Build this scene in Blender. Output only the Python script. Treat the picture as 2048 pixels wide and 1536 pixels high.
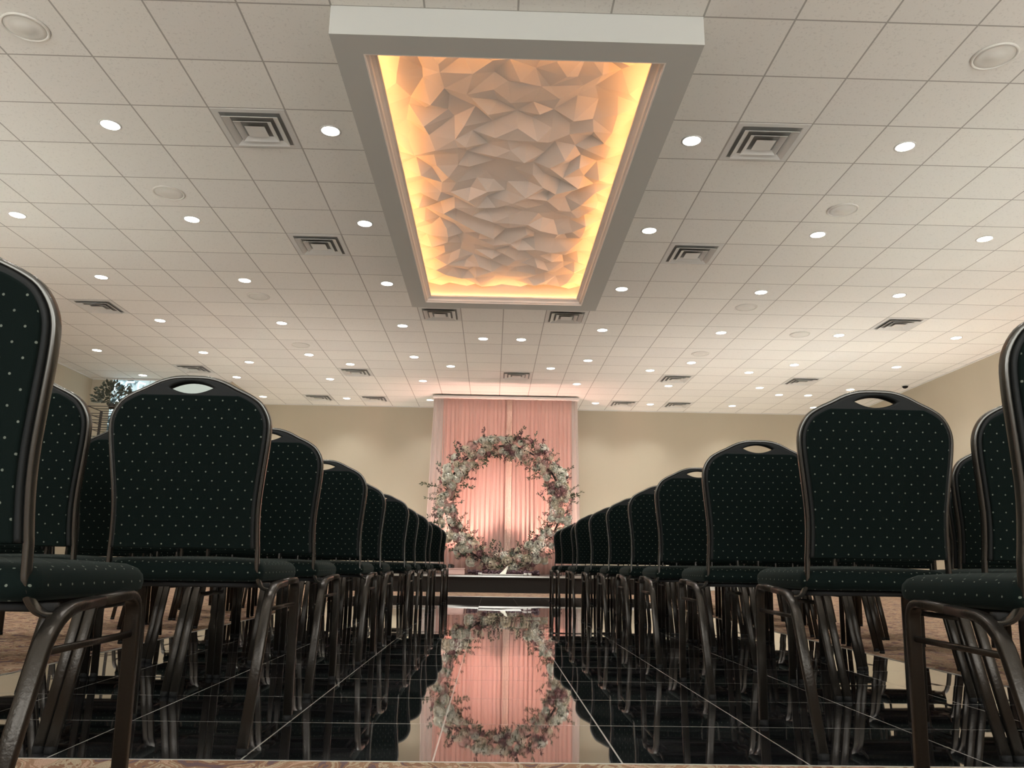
import bpy, bmesh, math, random
from mathutils import Vector, Matrix, noise
from mathutils.geometry import delaunay_2d_cdt
PI = math.pi
sc = bpy.context.scene
COL = sc.collection
for o in list(bpy.data.objects): bpy.data.objects.remove(o)

# ------------------------------------------------------------------ camera, world, exposure
HC = 0.461                       # camera height above the tiled floor
pitch, yaw, roll = 0.2278416, 0.02247798, 0.01523134
fwd = Vector((math.sin(yaw), math.cos(yaw), 0)); rgt = Vector((math.cos(yaw), -math.sin(yaw), 0)); up = Vector((0, 0, 1))
f2 = fwd*math.cos(pitch) + up*math.sin(pitch); u2 = -fwd*math.sin(pitch) + up*math.cos(pitch)
r3 = rgt*math.cos(roll) + u2*math.sin(roll); u3 = -rgt*math.sin(roll) + u2*math.cos(roll)
cam = bpy.data.cameras.new('camera'); co = bpy.data.objects.new('camera', cam); COL.objects.link(co)
cam.sensor_width = 36; cam.lens = 1565.148/2048*36; cam.clip_start = 0.02; cam.clip_end = 200
m = Matrix((r3, u3, -f2)).transposed().to_4x4(); m.translation = Vector((0, 0, HC)); co.matrix_world = m
sc.camera = co
W = bpy.data.worlds.new('world'); sc.world = W; W.use_nodes = True
W.node_tree.nodes['Background'].inputs[0].default_value = (0.90, 0.92, 0.90, 1)
W.node_tree.nodes['Background'].inputs[1].default_value = 8.0
sc.view_settings.view_transform = 'Standard'; sc.view_settings.look = 'None'
sc.view_settings.gamma = 1; sc.view_settings.exposure = 0.22
sc.view_settings.use_curve_mapping = False

DOWNLIGHT_W = 110.0      # power of one recessed light
LENS_E = 9.0            # glow of its lens
LED_E = 17.5             # cove strip of the ceiling tray
UP_WALL_W = 42.0        # uplights along the back wall
UP_PINK_W = 190.0        # coral uplights behind the arch
SIDE_W = 75.0
HALL_FILL_W = 240.0          # white fill uplights added around the hall to brighten the ceiling           # peach uplights along the side walls

# ------------------------------------------------------------------ materials
def mat(name, col, rough=0.6, metal=0.0, spec=0.5, emis=None, es=0):
    m = bpy.data.materials.new(name); m.use_nodes = True
    b = m.node_tree.nodes['Principled BSDF']
    b.inputs['Base Color'].default_value = (*col, 1); b.inputs['Roughness'].default_value = rough
    b.inputs['Metallic'].default_value = metal; b.inputs['Specular IOR Level'].default_value = spec
    if emis: b.inputs['Emission Color'].default_value = (*emis, 1); b.inputs['Emission Strength'].default_value = es
    return m
class NT:
    def __init__(s, m): s.nt = m.node_tree; s.b = s.nt.nodes['Principled BSDF']
    def n(s, t, **k):
        x = s.nt.nodes.new(t)
        for a, v in k.items(): setattr(x, a, v)
        return x
    def l(s, a, b): s.nt.links.new(a, b)
    def math(s, op, a, b=None, c=None, clamp=False):
        x = s.n('ShaderNodeMath', operation=op, use_clamp=clamp)
        for i, v in enumerate((a, b, c)):
            if v is None: continue
            if isinstance(v, (int, float)): x.inputs[i].default_value = v
            else: s.l(v, x.inputs[i])
        return x.outputs[0]
    def vm(s, op, a, b=None, out=0):
        x = s.n('ShaderNodeVectorMath', operation=op)
        for i, v in enumerate((a, b)):
            if v is None: continue
            if isinstance(v, (tuple, list)): x.inputs[i].default_value = v
            else: s.l(v, x.inputs[i])
        return x.outputs[out]
    def mix(s, fac, a, b):
        x = s.n('ShaderNodeMix', data_type='RGBA')
        if isinstance(fac, (int, float)): x.inputs[0].default_value = fac
        else: s.l(fac, x.inputs[0])
        for i, v in ((6, a), (7, b)):
            if isinstance(v, (tuple, list)): x.inputs[i].default_value = (*v[:3], 1)
            else: s.l(v, x.inputs[i])
        return x.outputs[2]
    def noise(s, vec, scale, detail=3, out=0, dist=0):
        x = s.n('ShaderNodeTexNoise'); x.inputs['Scale'].default_value = scale; x.inputs['Detail'].default_value = detail
        x.inputs['Distortion'].default_value = dist
        if vec is not None: s.l(vec, x.inputs['Vector'])
        return x.outputs[out]
    def ramp(s, fac, stops, interp='LINEAR'):
        x = s.n('ShaderNodeValToRGB'); x.color_ramp.interpolation = interp
        e = x.color_ramp.elements
        while len(e) < len(stops): e.new(0.5)
        for i, (p, c) in enumerate(stops): e[i].position = p; e[i].color = (*c, 1)
        s.l(fac, x.inputs[0]); return x.outputs[0]
    def bump(s, h, strength, dist=0.01):
        x = s.n('ShaderNodeBump'); x.inputs['Strength'].default_value = strength; x.inputs['Distance'].default_value = dist
        s.l(h, x.inputs['Height']); s.l(x.outputs[0], s.b.inputs['Normal'])
    def pos(s): return s.n('ShaderNodeNewGeometry').outputs['Position']
    def obj(s): return s.n('ShaderNodeTexCoord').outputs['Object']
    def uv(s): return s.n('ShaderNodeTexCoord').outputs['UV']

GX, GY, T = -1.7264585, 4.4321869, 0.6096       # ceiling grid origin and tile
FX, FY, TF = -0.131, 2.035, 0.4572              # floor tile grid

def grid_line(N, vec, ox, oy, t, w):
    "1 on the joint lines of a square grid in metres"
    v = N.vm('SUBTRACT', vec, (ox, oy, 0)); v = N.vm('SCALE', v); v.node.inputs[3].default_value = 1/t
    sp = N.n('ShaderNodeSeparateXYZ'); N.l(N.vm('FRACTION', v), sp.inputs[0])
    dx = N.math('ABSOLUTE', N.math('SUBTRACT', sp.outputs[0], 0.5)); dy = N.math('ABSOLUTE', N.math('SUBTRACT', sp.outputs[1], 0.5))
    mx = N.math('MAXIMUM', dx, dy)
    return N.math('GREATER_THAN', mx, 0.5 - w/2/t), N.vm('FLOOR', v)

def white_noise(N, vec, out):
    x = N.n('ShaderNodeTexWhiteNoise', noise_dimensions='3D'); N.l(vec, x.inputs['Vector']); return x.outputs[out]

# ceiling tiles
M = {}
m = M['ceiling'] = mat('ceiling_tile', (0.76, 0.74, 0.70), 0.95, spec=0.1); N = NT(m)
P = N.pos(); line, cell = grid_line(N, P, GX, GY, T, 0.013)
wn = white_noise(N, cell, 0)
tile = N.mix(wn, (0.74, 0.72, 0.68), (0.78, 0.76, 0.71))
fl = N.noise(P, 60, 2); tile = N.mix(N.math('MULTIPLY', N.math('GREATER_THAN', fl, 0.63), 0.25), tile, (0.45, 0.43, 0.4))
N.l(N.mix(line, tile, (0.40, 0.38, 0.35)), N.b.inputs['Base Color'])  # grid lines: shade of the T-bar reveals painted in as darker colour
# black polished floor tiles
m = M['floor_tile'] = mat('polished_black_tile', (0.012, 0.012, 0.013), 0.03, spec=0.5); N = NT(m); N.b.inputs['IOR'].default_value = 2.5; N.b.inputs['Coat Weight'].default_value = 1.0; N.b.inputs['Coat IOR'].default_value = 1.8; N.b.inputs['Coat Roughness'].default_value = 0.015
P = N.pos(); line, cell = grid_line(N, P, FX, FY, TF, 0.0045)
cloud = N.noise(N.vm('MULTIPLY', P, (1, 1, 1)), 3.0, 8, dist=1.2)
base = N.ramp(cloud, [(0.45, (0.008, 0.008, 0.009)), (0.75, (0.035, 0.035, 0.036))])
N.l(N.mix(line, base, (0.42, 0.40, 0.36)), N.b.inputs['Base Color'])
N.l(N.math('ADD', N.math('MULTIPLY', line, 0.5), 0.025), N.b.inputs['Roughness'])
r = N.vm('SUBTRACT', white_noise(N, cell, 1), (0.5, 0.5, 0.5)); r = N.vm('MULTIPLY', r, (0.0035, 0.006, 0))
wv = N.vm('SUBTRACT', N.noise(N.vm('MULTIPLY', P, (1, 1, 1)), 2.2, 1, out=1), (0.5, 0.5, 0.5)); wv = N.vm('MULTIPLY', wv, (0.002, 0.006, 0))
nn = N.vm('NORMALIZE', N.vm('ADD', N.vm('ADD', N.n('ShaderNodeNewGeometry').outputs['Normal'], r), wv))
N.l(nn, N.b.inputs['Normal']); N.l(nn, N.b.inputs['Coat Normal'])
# swirled carpet
m = M['carpet'] = mat('patterned_carpet', (0.3, 0.2, 0.15), 1.0, spec=0.05); N = NT(m)
P = N.pos(); wob = N.noise(P, 3.0, 3, out=1)
P2 = N.vm('ADD', P, N.vm('SCALE', wob)); P2.node.inputs[0].links[0].from_node
wscale = P2.node.inputs[1].links[0].from_node; wscale.inputs[3].default_value = 0.5
v = N.noise(P2, 8.5, 4, dist=1.5)
c = N.ramp(v, [(0.30, (0.10, 0.05, 0.09)), (0.40, (0.30, 0.14, 0.07)), (0.47, (0.62, 0.50, 0.34)), (0.52, (0.40, 0.22, 0.12)), (0.58, (0.70, 0.45, 0.32)), (0.66, (0.28, 0.26, 0.10)), (0.75, (0.66, 0.58, 0.42))], 'CONSTANT')
f = N.noise(P, 400, 1); c = N.mix(N.math('ADD', N.math('MULTIPLY', f, 0.5), 0.38), c, (0.10, 0.075, 0.06))
N.l(c, N.b.inputs['Base Color']); N.bump(f, 0.5, 0.004)
# walls
def wall_mat(name, col):
    m = mat(name, col, 0.85, spec=0.2); N = NT(m); P = N.pos()
    a = N.noise(N.vm('MULTIPLY', P, (1, 1, 0.15)), 1.4, 3); b = N.noise(P, 120, 2)
    N.l(N.mix(N.math('MULTIPLY', a, 0.35), col, tuple(x*0.82 for x in col)), N.b.inputs['Base Color']); N.bump(b, 0.15, 0.002)
    return m
M['wall'] = wall_mat('tan_wall', (0.50, 0.445, 0.345))
M['white_paint'] = mat('white_paint', (0.66, 0.65, 0.62), 0.6)
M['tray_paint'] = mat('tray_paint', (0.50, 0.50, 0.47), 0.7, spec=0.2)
M['mold'] = mat('tray_moulding', (0.82, 0.74, 0.68), 0.5)
M['facet'] = mat('faceted_plaster', (0.82, 0.73, 0.66), 0.8, spec=0.15)
M['led'] = mat('amber_led', (1, 0.7, 0.4), 0.5, emis=(1.0, 0.47, 0.17), es=LED_E)
M['lens'] = mat('light_lens', (1, 1, 1), 0.4, emis=(1.0, 0.95, 0.86), es=LENS_E)
M['vent'] = mat('vent_metal', (0.60, 0.59, 0.56), 0.45)
M['vent_dark'] = mat('vent_throat', (0.22, 0.22, 0.21), 0.8)
M['grille'] = mat('speaker_grille', (0.68, 0.66, 0.61), 0.7)
NT(M['grille'])
# chair
m = M['fabric'] = mat('dotted_fabric', (0.010, 0.017, 0.016), 0.95, spec=0.08); N = NT(m)
N.b.inputs['Sheen Weight'].default_value = 0.06; N.b.inputs['Sheen Tint'].default_value = (0.5, 0.6, 0.55, 1); N.b.inputs['Sheen Roughness'].default_value = 0.4
def lattice(N, uv, off):
    a = N.vm('MULTIPLY', uv, (1/0.036, 1/0.048, 0)); a = N.vm('ADD', a, off); a = N.vm('SUBTRACT', N.vm('FRACTION', a), (0.5, 0.5, 0))
    return N.vm('LENGTH', N.vm('MULTIPLY', a, (0.036, 0.048, 0)), out=1)
uv = N.uv(); d = N.math('MINIMUM', lattice(N, uv, (0, 0, 0)), lattice(N, uv, (0.5, 0.5, 0)))
dot = N.math('LESS_THAN', d, 0.0021)
N.l(N.mix(dot, (0.0026, 0.0056, 0.0050), (0.115, 0.13, 0.11)), N.b.inputs['Base Color'])
wv = N.noise(uv, 900, 1); N.bump(wv, 0.35, 0.001)
M['vinyl'] = mat('black_vinyl', (0.005, 0.006, 0.006), 0.55, spec=0.2)
m = M['frame'] = mat('bronze_hammered_metal', (0.026, 0.022, 0.018), 0.28, metal=0.7); N = NT(m)
N.bump(N.noise(N.obj(), 160, 2), 0.25, 0.002)
M['edge'] = mat('bronze_edge_metal', (0.085, 0.082, 0.075), 0.22, metal=0.85)
M['rubber'] = mat('black_rubber', (0.006, 0.006, 0.006), 0.7, spec=0.15)
M['rail'] = mat('black_rail_paint', (0.008, 0.008, 0.008), 0.5, spec=0.2)
# stage
M['skirt'] = mat('black_stage_skirt', (0.012, 0.010, 0.009), 0.9)
M['deck'] = mat('grey_stage_deck', (0.10, 0.09, 0.085), 0.5)
M['alu'] = mat('silver_trim', (0.6, 0.59, 0.56), 0.3, metal=0.8)
M['silver'] = M['alu']
# fabric of the backdrop
def sheer(name, col):
    m = mat(name, col, 0.8, spec=0.1); N = NT(m); out = N.nt.nodes['Material Output']
    tr = N.n('ShaderNodeBsdfTranslucent'); tr.inputs[0].default_value = (*col, 1)
    mx = N.n('ShaderNodeMixShader'); mx.inputs[0].default_value = 0.35
    N.l(N.b.outputs[0], mx.inputs[1]); N.l(tr.outputs[0], mx.inputs[2]); N.l(mx.outputs[0], out.inputs['Surface'])
    wv = N.noise(N.vm('MULTIPLY', N.pos(), (60, 60, 2)), 1.0, 2); N.bump(wv, 0.25, 0.01)
    return m
M['blush'] = sheer('blush_voile', (0.84, 0.60, 0.54))
M['ivory'] = sheer('ivory_voile', (0.78, 0.70, 0.66))
m = M['sequin'] = mat('crinkled_blush_chiffon', (0.90, 0.66, 0.56), 0.5); N = NT(m)
N.bump(N.noise(N.pos(), 28, 3, dist=1.5), 1.0, 0.03)
M['black_metal'] = mat('black_metal', (0.02, 0.018, 0.016), 0.4, metal=0.3)
# flowers
M['cream'] = mat('cream_petal', (0.84, 0.76, 0.62), 0.7); M['blushp'] = mat('blush_petal', (0.80, 0.54, 0.49), 0.7)
M['mauve'] = mat('mauve_petal', (0.38, 0.20, 0.21), 0.75); M['whitep'] = mat('white_petal', (0.88, 0.87, 0.78), 0.7)
M['sage'] = mat('sage_leaf', (0.09, 0.15, 0.10), 0.6); M['olive'] = mat('olive_leaf', (0.05, 0.075, 0.035), 0.6)
M['darkleaf'] = mat('dark_leaf', (0.03, 0.035, 0.02), 0.7)
M['plum'] = mat('plum_leaf', (0.06, 0.025, 0.035), 0.6)

# ------------------------------------------------------------------ builders
def link(name, me, m=None, parent=None):
    o = bpy.data.objects.new(name, me); COL.objects.link(o)
    if m is not None and not me.materials: me.materials.append(m)
    if parent is not None: o.parent = parent
    return o
def mesh_from_bm(name, bm, m, smooth=False):
    me = bpy.data.meshes.new(name); bm.to_mesh(me); bm.free()
    if m is not None: me.materials.append(m)
    if smooth:
        for p in me.polygons: p.use_smooth = True
    return me
def tag(o, label=None, cat=None, group=None, kind=None):
    for k, v in (('label', label), ('category', cat), ('group', group), ('kind', kind)):
        if v: o[k] = v
    return o
def empty(name, loc=(0, 0, 0), rz=0):
    o = bpy.data.objects.new(name, None); COL.objects.link(o); o.location = loc; o.rotation_euler.z = rz; o.empty_display_size = 0.1
    return o
def box(bm, x0, x1, y0, y1, z0, z1):
    vs = [bm.verts.new(p) for p in ((x0, y0, z0), (x1, y0, z0), (x1, y1, z0), (x0, y1, z0), (x0, y0, z1), (x1, y0, z1), (x1, y1, z1), (x0, y1, z1))]
    for f in ((0, 3, 2, 1), (4, 5, 6, 7), (0, 1, 5, 4), (1, 2, 6, 5), (2, 3, 7, 6), (3, 0, 4, 7)): bm.faces.new([vs[i] for i in f])
def boxmesh(name, m, *boxes):
    bm = bmesh.new()
    for b in boxes: box(bm, *b)
    return mesh_from_bm(name, bm, m)
def rrect(w, h, r, n=3):
    pts = []
    for cx, cy, a0 in ((w/2-r, h/2-r, 0), (-w/2+r, h/2-r, 90), (-w/2+r, -h/2+r, 180), (w/2-r, -h/2+r, 270)):
        for i in range(n): a = math.radians(a0+90*i/(n-1)); pts.append((cx+r*math.cos(a), cy+r*math.sin(a)))
    return pts
def smooth_path(pts, rad, n=6):
    "round the inner corners of a polyline"
    pts = [Vector(p) for p in pts]; out = [pts[0]]
    for i in range(1, len(pts)-1):
        a, b, c = pts[i-1], pts[i], pts[i+1]
        r = rad[i-1] if isinstance(rad, (list, tuple)) else rad
        r = min(r, (a-b).length*0.49, (c-b).length*0.49)
        p, q = b+(a-b).normalized()*r, b+(c-b).normalized()*r
        for k in range(n+1):
            t = k/n; out.append(p*(1-t)**2 + b*2*t*(1-t) + q*t*t)
    out.append(pts[-1]); return out
def sweep(bm, pts, prof, side=Vector((1, 0, 0)), closed=False):
    "profile x axis follows `side`, profile y axis is side x tangent"
    pts = [Vector(p) for p in pts]; rings = []; n = len(pts)
    for i, p in enumerate(pts):
        if closed: t = (pts[(i+1) % n]-pts[i-1]).normalized()
        else: t = (pts[min(i+1, n-1)]-pts[max(i-1, 0)]).normalized()
        s = side(i) if callable(side) else side
        s = (s - t*s.dot(t)).normalized(); u = s.cross(t)
        rings.append([bm.verts.new(p+s*a+u*b) for a, b in prof])
    m = len(prof)
    for i in range(n if closed else n-1):
        A, B = rings[i], rings[(i+1) % n]
        for j in range(m): bm.faces.new((A[j], A[(j+1) % m], B[(j+1) % m], B[j]))
    if not closed:
        bm.faces.new(rings[0][::-1]); bm.faces.new(rings[-1])
    bmesh.ops.recalc_face_normals(bm, faces=bm.faces)
def circ(r, n=10): return [(r*math.cos(2*PI*i/n), r*math.sin(2*PI*i/n)) for i in range(n)]
def lathe(bm, prof, n=24, c=(0, 0, 0)):
    rings = []
    for r, z in prof:
        rings.append([bm.verts.new((c[0]+r*math.cos(2*PI*i/n), c[1]+r*math.sin(2*PI*i/n), c[2]+z)) for i in range(n)] if r > 1e-5 else [bm.verts.new((c[0], c[1], c[2]+z))])
    for A, B in zip(rings, rings[1:]):
        for i in range(n):
            j = (i+1) % n
            if len(A) == 1: bm.faces.new((A[0], B[i], B[j]))
            elif len(B) == 1: bm.faces.new((A[i], A[j], B[0]))
            else: bm.faces.new((A[i], A[j], B[j], B[i]))
    bmesh.ops.recalc_face_normals(bm, faces=bm.faces)
def box_uv(me, shift=(0, 0, 0)):
    while me.uv_layers: me.uv_layers.remove(me.uv_layers[0])
    uvl = me.uv_layers.new(name='UVMap')
    for p in me.polygons:
        n = p.normal; ax = max(range(3), key=lambda k: abs(n[k])*(1.0 if k != 2 else 1.2))
        for li in p.loop_indices:
            c = me.vertices[me.loops[li].vertex_index].co
            uvl.data[li].uv = (c.y, c.z) if ax == 0 else ((c.x, c.z) if ax == 1 else (c.x, c.y))
def copy_tree(o, parent=None):
    c = o.copy(); COL.objects.link(c)
    if parent is not None: c.parent = parent
    for ch in list(o.children): copy_tree(ch, c)
    return c

# ------------------------------------------------------------------ room shell
ZC = 3.5298 + HC                # ceiling height
XL, XR, YB, YF = -8.07, 8.22, 17.72, -7.0
XJ, YJ = -5.3, 15.49            # the corner of the wall section that steps forward
CARPET_Z = -0.012
def structure(name, me):
    o = link(name, me); o['kind'] = 'structure'; return o
structure('floor', boxmesh('floor', M['carpet'], (XL-.2, XR+.2, YF-.2, YB+.2, CARPET_Z-0.1, CARPET_Z)))
bm = bmesh.new()
for x0_, x1_, y0_, y1_, hx, hy in ((-2.2, 2.4, 1.94, 2.030, 0, 1),):
    vs = [bm.verts.new(p) for p in ((x0_, y0_, CARPET_Z), (x1_, y0_, CARPET_Z), (x1_, y1_, -.0005), (x0_, y1_, -.0005), (x0_, y1_, CARPET_Z-.002), (x1_, y1_, CARPET_Z-.002))]
    bm.faces.new((vs[0], vs[1], vs[2], vs[3])); bm.faces.new((vs[3], vs[2], vs[5], vs[4])); bm.faces.new((vs[0], vs[3], vs[4])); bm.faces.new((vs[1], vs[5], vs[2])); bm.faces.new((vs[0], vs[4], vs[5], vs[1]))
bmesh.ops.recalc_face_normals(bm, faces=bm.faces)
structure('trim_2', mesh_from_bm('trim_2', bm, M['carpet']))
structure('ceiling', boxmesh('ceiling', M['ceiling'],
    (XL-.2, GX+T, YF-.2, YB+.2, ZC, ZC+.06), (GX+5*T, XR+.2, YF-.2, YB+.2, ZC, ZC+.06),
    (GX+T, GX+5*T, YF-.2, GY, ZC, ZC+.06), (GX+T, GX+5*T, GY+9*T, YB+.2, ZC, ZC+.06)))
structure('wall_left', boxmesh('wall_left', M['wall'], (XL-.15, XL, YF-.2, YB, CARPET_Z, ZC)))
structure('wall_right', boxmesh('wall_right', M['wall'], (XR, XR+.15, YF-.2, YB, CARPET_Z, ZC)))
structure('wall_back', boxmesh('wall_back', M['wall'], (XJ, XR, YB, YB+.15, CARPET_Z, ZC)))
structure('wall_alcove', boxmesh('wall_alcove', M['wall'], (XL, XJ, YJ, YJ+.15, CARPET_Z, ZC), (XJ-.15, XJ, YJ+.15, YB+.15, CARPET_Z, ZC)))
fill_wins = [(-7.2, -3.0), (-2.2, 2.4), (3.2, 7.4)]; wz0, wz1 = 0.5, 3.6; segs = []; xc = XL  # window openings added behind the camera to let in fill light
for a, b in fill_wins: segs.append((xc, a, YF-.15, YF, CARPET_Z, ZC)); segs += [(a, b, YF-.15, YF, CARPET_Z, wz0), (a, b, YF-.15, YF, wz1, ZC)]; xc = b
segs.append((xc, XR, YF-.15, YF, CARPET_Z, ZC))
structure('wall_front', boxmesh('wall_front', M['wall'], *segs))
for k, (a, b) in enumerate(fill_wins):  # frames and portals of the added fill windows
    fr_ = [(a, b, YF-.1, YF-.05, wz0, wz0+.05), (a, b, YF-.1, YF-.05, wz1-.05, wz1)] + [(a+(b-a)*q/3-.025, a+(b-a)*q/3+.025, YF-.1, YF-.05, wz0, wz1) for q in (0, 1, 2, 3)]
    structure('fill_window_%d' % (k+1), boxmesh('fill_window_%d' % (k+1), M['white_paint'], *fr_))
    pl_ = bpy.data.lights.new('fill_window_portal', 'AREA'); pl_.shape = 'RECTANGLE'; pl_.size = b-a; pl_.size_y = wz1-wz0; pl_.cycles.is_portal = True
    po = bpy.data.objects.new('fill_window_portal', pl_); COL.objects.link(po); po.location = ((a+b)/2, YF-.12, (wz0+wz1)/2); po.rotation_euler = (-PI/2, 0, 0)
structure('baseboard_back', boxmesh('baseboard_back', M['white_paint'], (XJ, XR, YB-.015, YB, CARPET_Z, 0.09)))
structure('baseboard_left', boxmesh('baseboard_left', M['white_paint'], (XL, XL+.015, YF, YJ, CARPET_Z, 0.09)))
structure('baseboard_right', boxmesh('baseboard_right', M['white_paint'], (XR-.015, XR, YF, YB-.015, CARPET_Z, 0.09)))
# perimeter angle where ceiling meets the walls
structure('trim_1', boxmesh('trim_1', M['white_paint'], (XJ, XR, YB-.022, YB, ZC-.02, ZC-.001), (XL, XL+.022, YF, YJ, ZC-.02, ZC-.001), (XR-.022, XR, YF, YB-.022, ZC-.02, ZC-.001), (XL+.022, XJ, YJ-.022, YJ, ZC-.02, ZC-.001)))

# tiled dance floor laid on the carpet
df = tag(empty('dance_floor', (0, 0, CARPET_Z)), 'glossy black tiled aisle floor with pale joints laid over the patterned carpet', 'dance floor')
X0, X1, Y0, Y1 = FX-4*TF, FX+5*TF, FY, FY+22*TF
def child(name, me, parent, m=None):
    o = link(name, me, m, parent); o.location = -Vector(parent.location); return o
child('tiles', boxmesh('tiles', M['floor_tile'], (X0, X1, Y0, Y1, CARPET_Z, 0.0)), df)
child('edge_trim', boxmesh('edge_trim', M['alu'], (X0-.012, X1+.012, Y0-.005, Y0, CARPET_Z, 0.001), (X0-.012, X1+.012, Y1, Y1+.012, CARPET_Z, 0.002),
      (X0-.012, X0, Y0, Y1, CARPET_Z, 0.002), (X1, X1+.012, Y0, Y1, CARPET_Z, 0.002)), df)

# ------------------------------------------------------------------ ceiling tray
BX0, BX1, BY0, BY1 = GX+T, GX+5*T, GY, GY+9*T
ZB = 3.32+HC; OX0, OX1, OY0, OY1 = -0.925, 1.113, 4.63, 9.715
ZP = 3.605+HC
tray = tag(empty('ceiling_tray', ((BX0+BX1)/2, (BY0+BY1)/2, ZB)), 'long white ceiling soffit box with an amber lit faceted recess over the aisle', 'ceiling tray')
bm = bmesh.new()
box(bm, BX0, OX0, BY0, BY1, ZB, ZC+.14); box(bm, OX1, BX1, BY0, BY1, ZB, ZC+.14)
box(bm, OX0, OX1, BY0, OY0, ZB, ZC+.14); box(bm, OX0, OX1, OY1, BY1, ZB, ZC+.14)
child('soffit_frame', mesh_from_bm('soffit_frame', bm, M['tray_paint']), tray)
# stepped moulding inside the opening: swept profile (inward offset, height)
prof = [(0.0, 0.0), (0.010, 0.0), (0.014, 0.012), (0.030, 0.018), (0.036, 0.040), (0.060, 0.055), (0.078, 0.060), (0.078, 0.078), (0.0, 0.078)]
bm = bmesh.new(); rings = []
for sx, sy in ((0, 0), (1, 0), (1, 1), (0, 1)):
    cx, cy = (OX0, OX1)[sx], (OY0, OY1)[sy]; dx, dy = (1, -1)[sx], (1, -1)[sy]
    rings.append([bm.verts.new((cx+dx*a, cy+dy*a, ZB+b)) for a, b in prof])
for i in range(4):
    A, B = rings[i], rings[(i+1) % 4]
    for j in range(len(prof)): k = (j+1) % len(prof); bm.faces.new((A[j], B[j], B[k], A[k]))
bmesh.ops.recalc_face_normals(bm, faces=bm.faces)
child('crown_moulding', mesh_from_bm('crown_moulding', bm, M['mold']), tray)
s0 = 0.018
child('led_strip', boxmesh('led_strip', M['led'], (OX0+s0, OX0+s0+.02, OY0+.04, OY1-.04, ZB+.08, ZB+.09), (OX1-s0-.02, OX1-s0, OY0+.04, OY1-.04, ZB+.08, ZB+.09),
      (OX0+.05, OX1-.05, OY0+s0, OY0+s0+.02, ZB+.08, ZB+.09), (OX0+.05, OX1-.05, OY1-s0-.02, OY1-s0, ZB+.08, ZB+.09)), tray)
# faceted plaster panel
rnd = random.Random(11)
def facet_panel():
    pts, kinds = [], []; W_, H_ = OX1-OX0, OY1-OY0
    cs = 0.172; nx, ny = round(W_/cs), round(H_/cs)
    for j in range(ny+1):
        for i in range(nx+1):
            edge = i in (0, nx) or j in (0, ny)
            px, py = OX0+W_*i/nx, OY0+H_*j/ny
            if not edge: px += rnd.uniform(-.058, .058); py += rnd.uniform(-.058, .058)
            elif i in (0, nx) and j not in (0, ny): py += rnd.uniform(-.06, .06)
            elif i not in (0, nx): px += rnd.uniform(-.06, .06)
            pts.append(Vector((px, py))); kinds.append((i+j) % 2 if rnd.random() < .85 else (i+j+1) % 2)
    res = delaunay_2d_cdt(pts, [], [], 0, 0.0001)
    bm = bmesh.new(); vs = []
    for co2, orig in zip(res[0], res[3]):
        k = kinds[orig[0]] if orig else 1
        z = -rnd.uniform(.055, .105) if k else -rnd.uniform(0.0, .035)
        if min(co2.x-OX0, OX1-co2.x, co2.y-OY0, OY1-co2.y) < .01: z *= .5
        vs.append(bm.verts.new((co2.x, co2.y, ZP+z)))
    for f in res[2]: bm.faces.new([vs[i] for i in f])
    bmesh.ops.recalc_face_normals(bm, faces=bm.faces)
    # thickness: cap above
    c = [bm.verts.new(p) for p in ((OX0, OY0, ZP+.03), (OX1, OY0, ZP+.03), (OX1, OY1, ZP+.03), (OX0, OY1, ZP+.03))]; bm.faces.new(c)
    return mesh_from_bm('facet_panel', bm, M['facet'])
child('facet_panel', facet_panel(), tray)

# ------------------------------------------------------------------ ceiling fixtures (grid cells of the tile ceiling)
def cellpos(i, j, z=ZC): return Vector((GX+(i+.5)*T, GY+(j+.5)*T, z))
ORD = ['first', 'second', 'third', 'fourth', 'fifth', 'sixth', 'seventh', 'eighth', 'ninth', 'tenth', 'eleventh', 'twelfth']
def downlight_proto():
    t = empty('downlight', (0, 0, 0))
    bm = bmesh.new(); lathe(bm, [(0.074, 0.0), (0.090, 0.0), (0.090, -0.004), (0.078, -0.007), (0.074, -0.004)], 28)
    link('trim_ring', mesh_from_bm('trim_ring', bm, M['white_paint'], True), None, t)
    bm = bmesh.new(); lathe(bm, [(0.0, -0.006), (0.055, -0.0055), (0.074, -0.003), (0.074, -0.0005), (0, -0.0005)], 28)
    link('lens', mesh_from_bm('lens', bm, M['lens'], True), None, t)
    ld = bpy.data.lights.new('downlight_beam', 'SPOT'); ld.energy = DOWNLIGHT_W; ld.spot_size = math.radians(115); ld.spot_blend = 1.0
    ld.color = (1.0, 0.97, 0.92); ld.shadow_soft_size = 0.07
    lo = bpy.data.objects.new('beam', ld); COL.objects.link(lo); lo.parent = t; lo.location = (0, 0, -0.012)
    return t
rows = {}
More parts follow.
